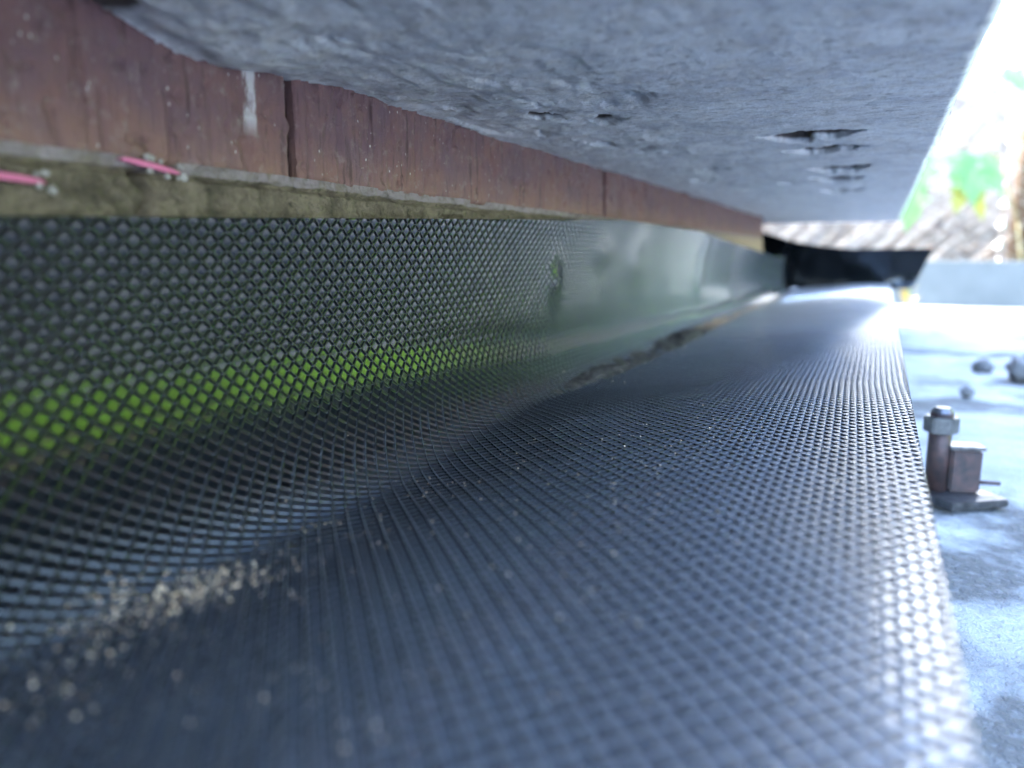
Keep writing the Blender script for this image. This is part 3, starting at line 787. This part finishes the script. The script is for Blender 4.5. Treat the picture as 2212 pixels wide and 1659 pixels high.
# ------------------------------------------------------------------ pink strips in the mortar
def pink(yc, zc, ln, tilt, label, xo):
    k = M('pink_plastic', 0.45, 0.5).col((0.50, 0.13, 0.22)).m
    loc = Vector((xo, yc, zc)); root = empty('pink_strip', loc); inv = Matrix.Translation(-loc)
    tag(root, label, 'plastic strip', 'pink strips stuck in the mortar')
    bm = bmesh.new(); n = 16
    T = Matrix.Translation(loc) @ Matrix.Rotation(tilt, 4, 'X')
    rows = []
    for i in range(n + 1):
        t = i / n - 0.5; w = 0.0006 * (1 - (2 * abs(t)) ** 4 * 0.6); bow = 0.0006 * math.cos(t * 3)
        rows.append([bm.verts.new(T @ Vector(p)) for p in ((bow, t * ln, -w), (bow + 0.0003, t * ln, -w * 0.4), (bow + 0.0003, t * ln, w * 0.5), (bow, t * ln, w), (-0.002, t * ln, 0))])
    for a, b in zip(rows[:-1], rows[1:]):
        for j in range(5): bm.faces.new((a[j], a[(j + 1) % 5], b[(j + 1) % 5], b[j]))
    bm.faces.new(rows[0][::-1]); bm.faces.new(rows[-1])
    o = bm_obj('strip', bm, k, root, True); o.matrix_parent_inverse = inv
    bm = bmesh.new(); rg = random.Random(int(yc * 1e4))
    for i in range(9):
        t = rg.choice([0.5, 0.45, 0.2, -0.1, -0.45, 0.48]); r = rg.uniform(0.0003, 0.0008)
        p = T @ Vector((0.0005, t * ln + rg.uniform(-0.0012, 0.0012), rg.choice([0.0011, 0.0012, -0.0010]) + rg.uniform(-0.0003, 0.0003)))
        geo = bmesh.ops.create_icosphere(bm, subdivisions=2, radius=r, matrix=Matrix.Translation(p))
        for v in geo['verts']: v.co += Vector((rg.uniform(-1, 1), rg.uniform(-1, 1), rg.uniform(-1, 1))) * r * 0.22
    o = bm_obj('crumbs', bm, mat_plain('pale_mortar', (0.20, 0.18, 0.155), (0.34, 0.31, 0.27), 300, 0.9), root); o.matrix_parent_inverse = inv
pink(0.1005, G + 0.1275 * D, 0.0125, R(-7), 'short pink plastic strip with pale mortar crumbs at the brick edge', -0.985 * D)
pink(0.0725, G + 0.0935 * D, 0.0135, R(-3), 'longer pink plastic strip sunk in the mortar bed near the photo edge', -0.980 * D)

# ------------------------------------------------------------------ sand grains and dirt lying on the membrane
def height_at(y, x):
    """sheet height (m) above a plan position, from the same profile"""
    s = np.linspace(0.2, SMAX, 500) * D
    xx, zz = surf(np.full(500, y), s)
    return float(np.interp(x, xx, zz))

def grains():
    ico = bmesh.new(); bmesh.ops.create_icosphere(ico, subdivisions=1, radius=1.0)
    iv = np.array([v.co[:] for v in ico.verts]); ifc = np.array([[v.index for v in f.verts] for f in ico.faces]); ico.free()
    rg = np.random.default_rng(3)
    pts = []
    def add(n, yf, xf, rf, lift=0.0004):
        for _ in range(n):
            y = yf(); x = xf(y); pts.append((x, y, height_at(y, x) + lift, rf()))
    N = rg.normal; U = rg.uniform
    small = lambda: U(0.00007, 0.00018); mid = lambda: 0.00006 + 0.00019 * U() ** 3
    # the drift at the foot of the wall, near left
    add(650, lambda: D * (0.575 + N() * 0.06), lambda y: D * (-0.735 + (y / D - 0.575) * 0.35 + N() * 0.03), mid)
    add(150, lambda: D * U(0.33, 0.52), lambda y: D * (-0.70 + N() * 0.05), mid)
    add(120, lambda: D * U(0.6, 1.15), lambda y: D * (-0.70 + N() * 0.07), small)
    add(160, lambda: D * U(0.35, 1.6), lambda y: D * U(-0.68, -0.25), small)
    add(80, lambda: D * U(0.35, 2.2), lambda y: D * U(-0.5, 0.0), small)
    add(260, lambda: D * U(2.2, 4.4), lambda y: D * (-0.80 + N() * 0.06), mid)
    P = np.array(pts); n = len(P)
    sc = P[:, 3][:, None, None] * (1 + 0.5 * (rg.random((n, 1, 3)) - 0.5))
    V = (iv[None] * sc * (1 + 0.3 * (rg.random((n, len(iv), 1)) - 0.5)) + P[:, None, :3]).reshape(-1, 3)
    F = (ifc[None] + (np.arange(n) * len(iv))[:, None, None]).reshape(-1, 3)
    k = M('sand', 0.5, 0.5)
    k.col(k.ramp(k.noise(900, 2), [(0.3, (0.50, 0.33, 0.20)), (0.45, (0.80, 0.60, 0.40)), (0.6, (0.36, 0.20, 0.10))], 'CONSTANT'))
    o = mesh_from('sand_grains', V, F, k.m); tag(o, kind='stuff')
    # dirt lying with the sand; its far stretch carries a painted tan reflection
    ys = np.linspace(0.30 * D, 7.5 * D, 420); w = np.linspace(-1, 1, 34)
    Y, Wd = np.meshgrid(ys, w, indexing='ij'); y = Y / D
    xc = np.interp(y, [0.3, 0.6, 1.2, 2.0, 3.0, 5.2, 7.5], [-0.72, -0.735, -0.76, -0.84, -0.84, -0.87, -0.87])
    hw = np.interp(y, [0.3, 0.5, 0.7, 1.1, 2.0, 2.4, 3.2, 4.6, 5.2, 7.5], [0.07, 0.05, 0.05, 0.015, 0.03, 0.06, 0.07, 0.06, 0.055, 0.055])
    X = (xc + Wd * hw) * D
    H = np.zeros_like(X)
    for i in range(len(ys)):
        s = np.linspace(0.2, SMAX, 400) * D; xx, zz = surf(np.full(400, ys[i]), s); H[i] = np.interp(X[i], xx, zz)
    hump = np.interp(y, [0.3, 0.6, 1.0, 1.9, 2.3, 2.7, 3.1, 3.7, 4.1, 5.2, 7.5], [0.0004, 0.0005, 0.0001, 0.0, 0.0035, 0.0018, 0.0015, 0.0045, 0.002, 0.0005, 0.0005])
    cov = (1 - Wd ** 2) * (0.6 + 1.0 * fbm(Y * 160, X * 160, 6))
    Z = H + hump * cov + 0.0007 * fbm(Y * 500, X * 500, 7) - 0.0003
    V = np.stack([X, Y, Z], -1).reshape(-1, 3)
    k = M('soil', 0.95, 0.2); n = k.noise(260, 5, 0.65)
    c = k.mix(k.ramp(n, [(0.35, 0.0), (0.65, 1.0)]), (0.02, 0.018, 0.016), (0.08, 0.07, 0.058))
    c = k.mix(k.math('MULTIPLY', k.math('SUBTRACT', k.pos(1), 0.50), 12, True), c, (0.38, 0.26, 0.17))   # tan far end stands in for a warm reflection along the fold
    k.col(c); k.bump(n, 0.0008, 0.8); soil = k.m
    o = mesh_from('dirt', V, grid_faces(len(ys), len(w)), soil, None, True); tag(o, kind='stuff')
grains()


def reflector_building():  # added unseen white block, gives the membrane edge a bright reflection
    loc = Vector((2.5, 9.5, 0)); root = empty('pale_building', loc); T = Matrix.Translation(loc) @ Matrix.Rotation(R(-60), 4, 'Z')
    inv = Matrix.Translation(-loc)
    tag(root, 'white rendered building in full sun above the bank', 'building')
    def put(name, boxes, mat):
        bm = bmesh.new()
        for b in boxes: add_box(bm, *b)
        bmesh.ops.transform(bm, matrix=T, verts=bm.verts)
        o = bm_obj(name, bm, mat, root); o.matrix_parent_inverse = inv; return o
    put('wall', [(-7.5, 7.5, 0, 6, -0.5, 7.2)], mat_plain('white_render', (0.74, 0.73, 0.70), (0.82, 0.81, 0.78), 3, 0.8, 0.3))
    put('roof', [(-7.8, 7.8, -0.3, 6.3, 7.2, 7.4)], mat_plain('roof_felt', (0.2, 0.2, 0.2), (0.3, 0.3, 0.3), 3))
    for x in (-5, -1, 3):
        put('window', [(x, x + 1.4, -0.02, 0.02, 3.6, 4.9)], M('glass', 0.08, 0.6).col((0.03, 0.04, 0.05)).m)
reflector_building()


def dark_screen():  # added unseen screen, its dark mirror image deepens the membrane fold
    loc = Vector((4.6, 1.0, 0)); root = empty('timber_fence', loc); inv = Matrix.Translation(-loc)
    tag(root, 'tall dark stained timber fence behind the hedges', 'fence')
    bm = bmesh.new(); y = -1.6; rg = random.Random(8)
    while y < 11:
        add_box(bm, 4.6 + rg.uniform(-0.004, 0.004), 4.622, y, y + 0.145, 0.05, 3.6 + rg.uniform(-0.01, 0.01)); y += 0.155
    o = bm_obj('boards', bm, mat_plain('dark_timber', (0.030, 0.018, 0.010), (0.055, 0.033, 0.018), 4, 0.7), root); o.matrix_parent_inverse = inv
    for k in range(5):
        bm = bmesh.new(); add_box(bm, 4.624, 4.72, -1.5 + k * 2.8, -1.4 + k * 2.8, -0.05, 3.65)
        o = bm_obj('post', bm, mat_plain('timber_post', (0.030, 0.018, 0.010), (0.055, 0.033, 0.018), 4, 0.7), root); o.matrix_parent_inverse = inv
dark_screen()


def stones():
    proto = None
    for i, (x, y, r, lab) in enumerate(((0.0905, 0.80, 0.0085, 'dark upright stone on the slab beyond the anchor bolt'), (0.118, 0.75, 0.016, 'large dark clod lying on the slab near the photo edge'),
                                   (0.066, 0.66, 0.005, 'small dark pebble on the slab close to the membrane edge'))):
        rg = random.Random(40 + i); bm = bmesh.new()
        bmesh.ops.create_icosphere(bm, subdivisions=3, radius=1)
        for v in bm.verts:
            n = v.co.normalized(); f = 1 + 0.22 * math.sin(n.x * 4 + i) * math.cos(n.y * 5) + 0.12 * math.sin(n.z * 9 + n.x * 7)
            v.co = Vector((n.x * r * f, n.y * r * f, n.z * r * f * 0.8 + r * 0.7))
        o = bm_obj('stone', bm, mat_plain('dark_stone', (0.05, 0.048, 0.045), (0.13, 0.125, 0.12), 90, 0.9, 0.2, 0, 0.001), None, True)
        o.location = (x, y, 0.0); tag(o, lab, 'stone')
stones()

def blocker_trees():  # added unseen trees, block the bright band mirrored in the fold
    spots = ((3.9, 5.6, 1.9, 'broad dark evergreen tree between the bank and the timber fence'), (2.9, 7.6, 1.3, 'slimmer dark evergreen tree in front of the white building'), (6.3, 4.2, 1.7, 'dark evergreen tree rising over the timber fence'))
    for i, (x, y, r, lab) in enumerate(spots):
        loc = Vector((x, y, 0)); root = empty('evergreen_tree', loc); inv = Matrix.Translation(-loc)
        tag(root, lab, 'tree', 'evergreen trees beyond the hedge')
        def pos(rg, n, x=x, y=y, r=r):
            d = rg.normal(size=(n, 3)); d /= np.linalg.norm(d, axis=1)[:, None]
            rad = (0.72 + 0.33 * rg.random(n) ** 0.7) * (1 + 0.35 * vnoise(d[:, 0] * 3 + 5, d[:, 1] * 3 + d[:, 2] * 2, 7))
            return np.stack([x + d[:, 0] * r * rad, y + d[:, 1] * r * rad, 2.6 + d[:, 2] * 2.5 * rad], 1)
        o = scatter_leaves('crown', 13000, pos, (0.05, 0.11), mat_plain('evergreen_leaf', (0.015, 0.035, 0.008), (0.035, 0.07, 0.015), 3, 0.6, 0.3), 60 + i, root); o.matrix_parent_inverse = inv
        bm = bmesh.new(); add_cyl(bm, (x, y, -0.1), (x + 0.05, y, 2.4), 0.14, 0.07, 12)
        for k in range(7):
            a = k * 0.9; add_cyl(bm, (x + 0.03, y, 1.2 + 0.18 * k), (x + 0.75 * r * math.cos(a), y + 0.75 * r * math.sin(a), 2.0 + 0.35 * k), 0.045, 0.012, 7)
        o = bm_obj('trunk', bm, BARK, root, True); o.matrix_parent_inverse = inv
blocker_trees()
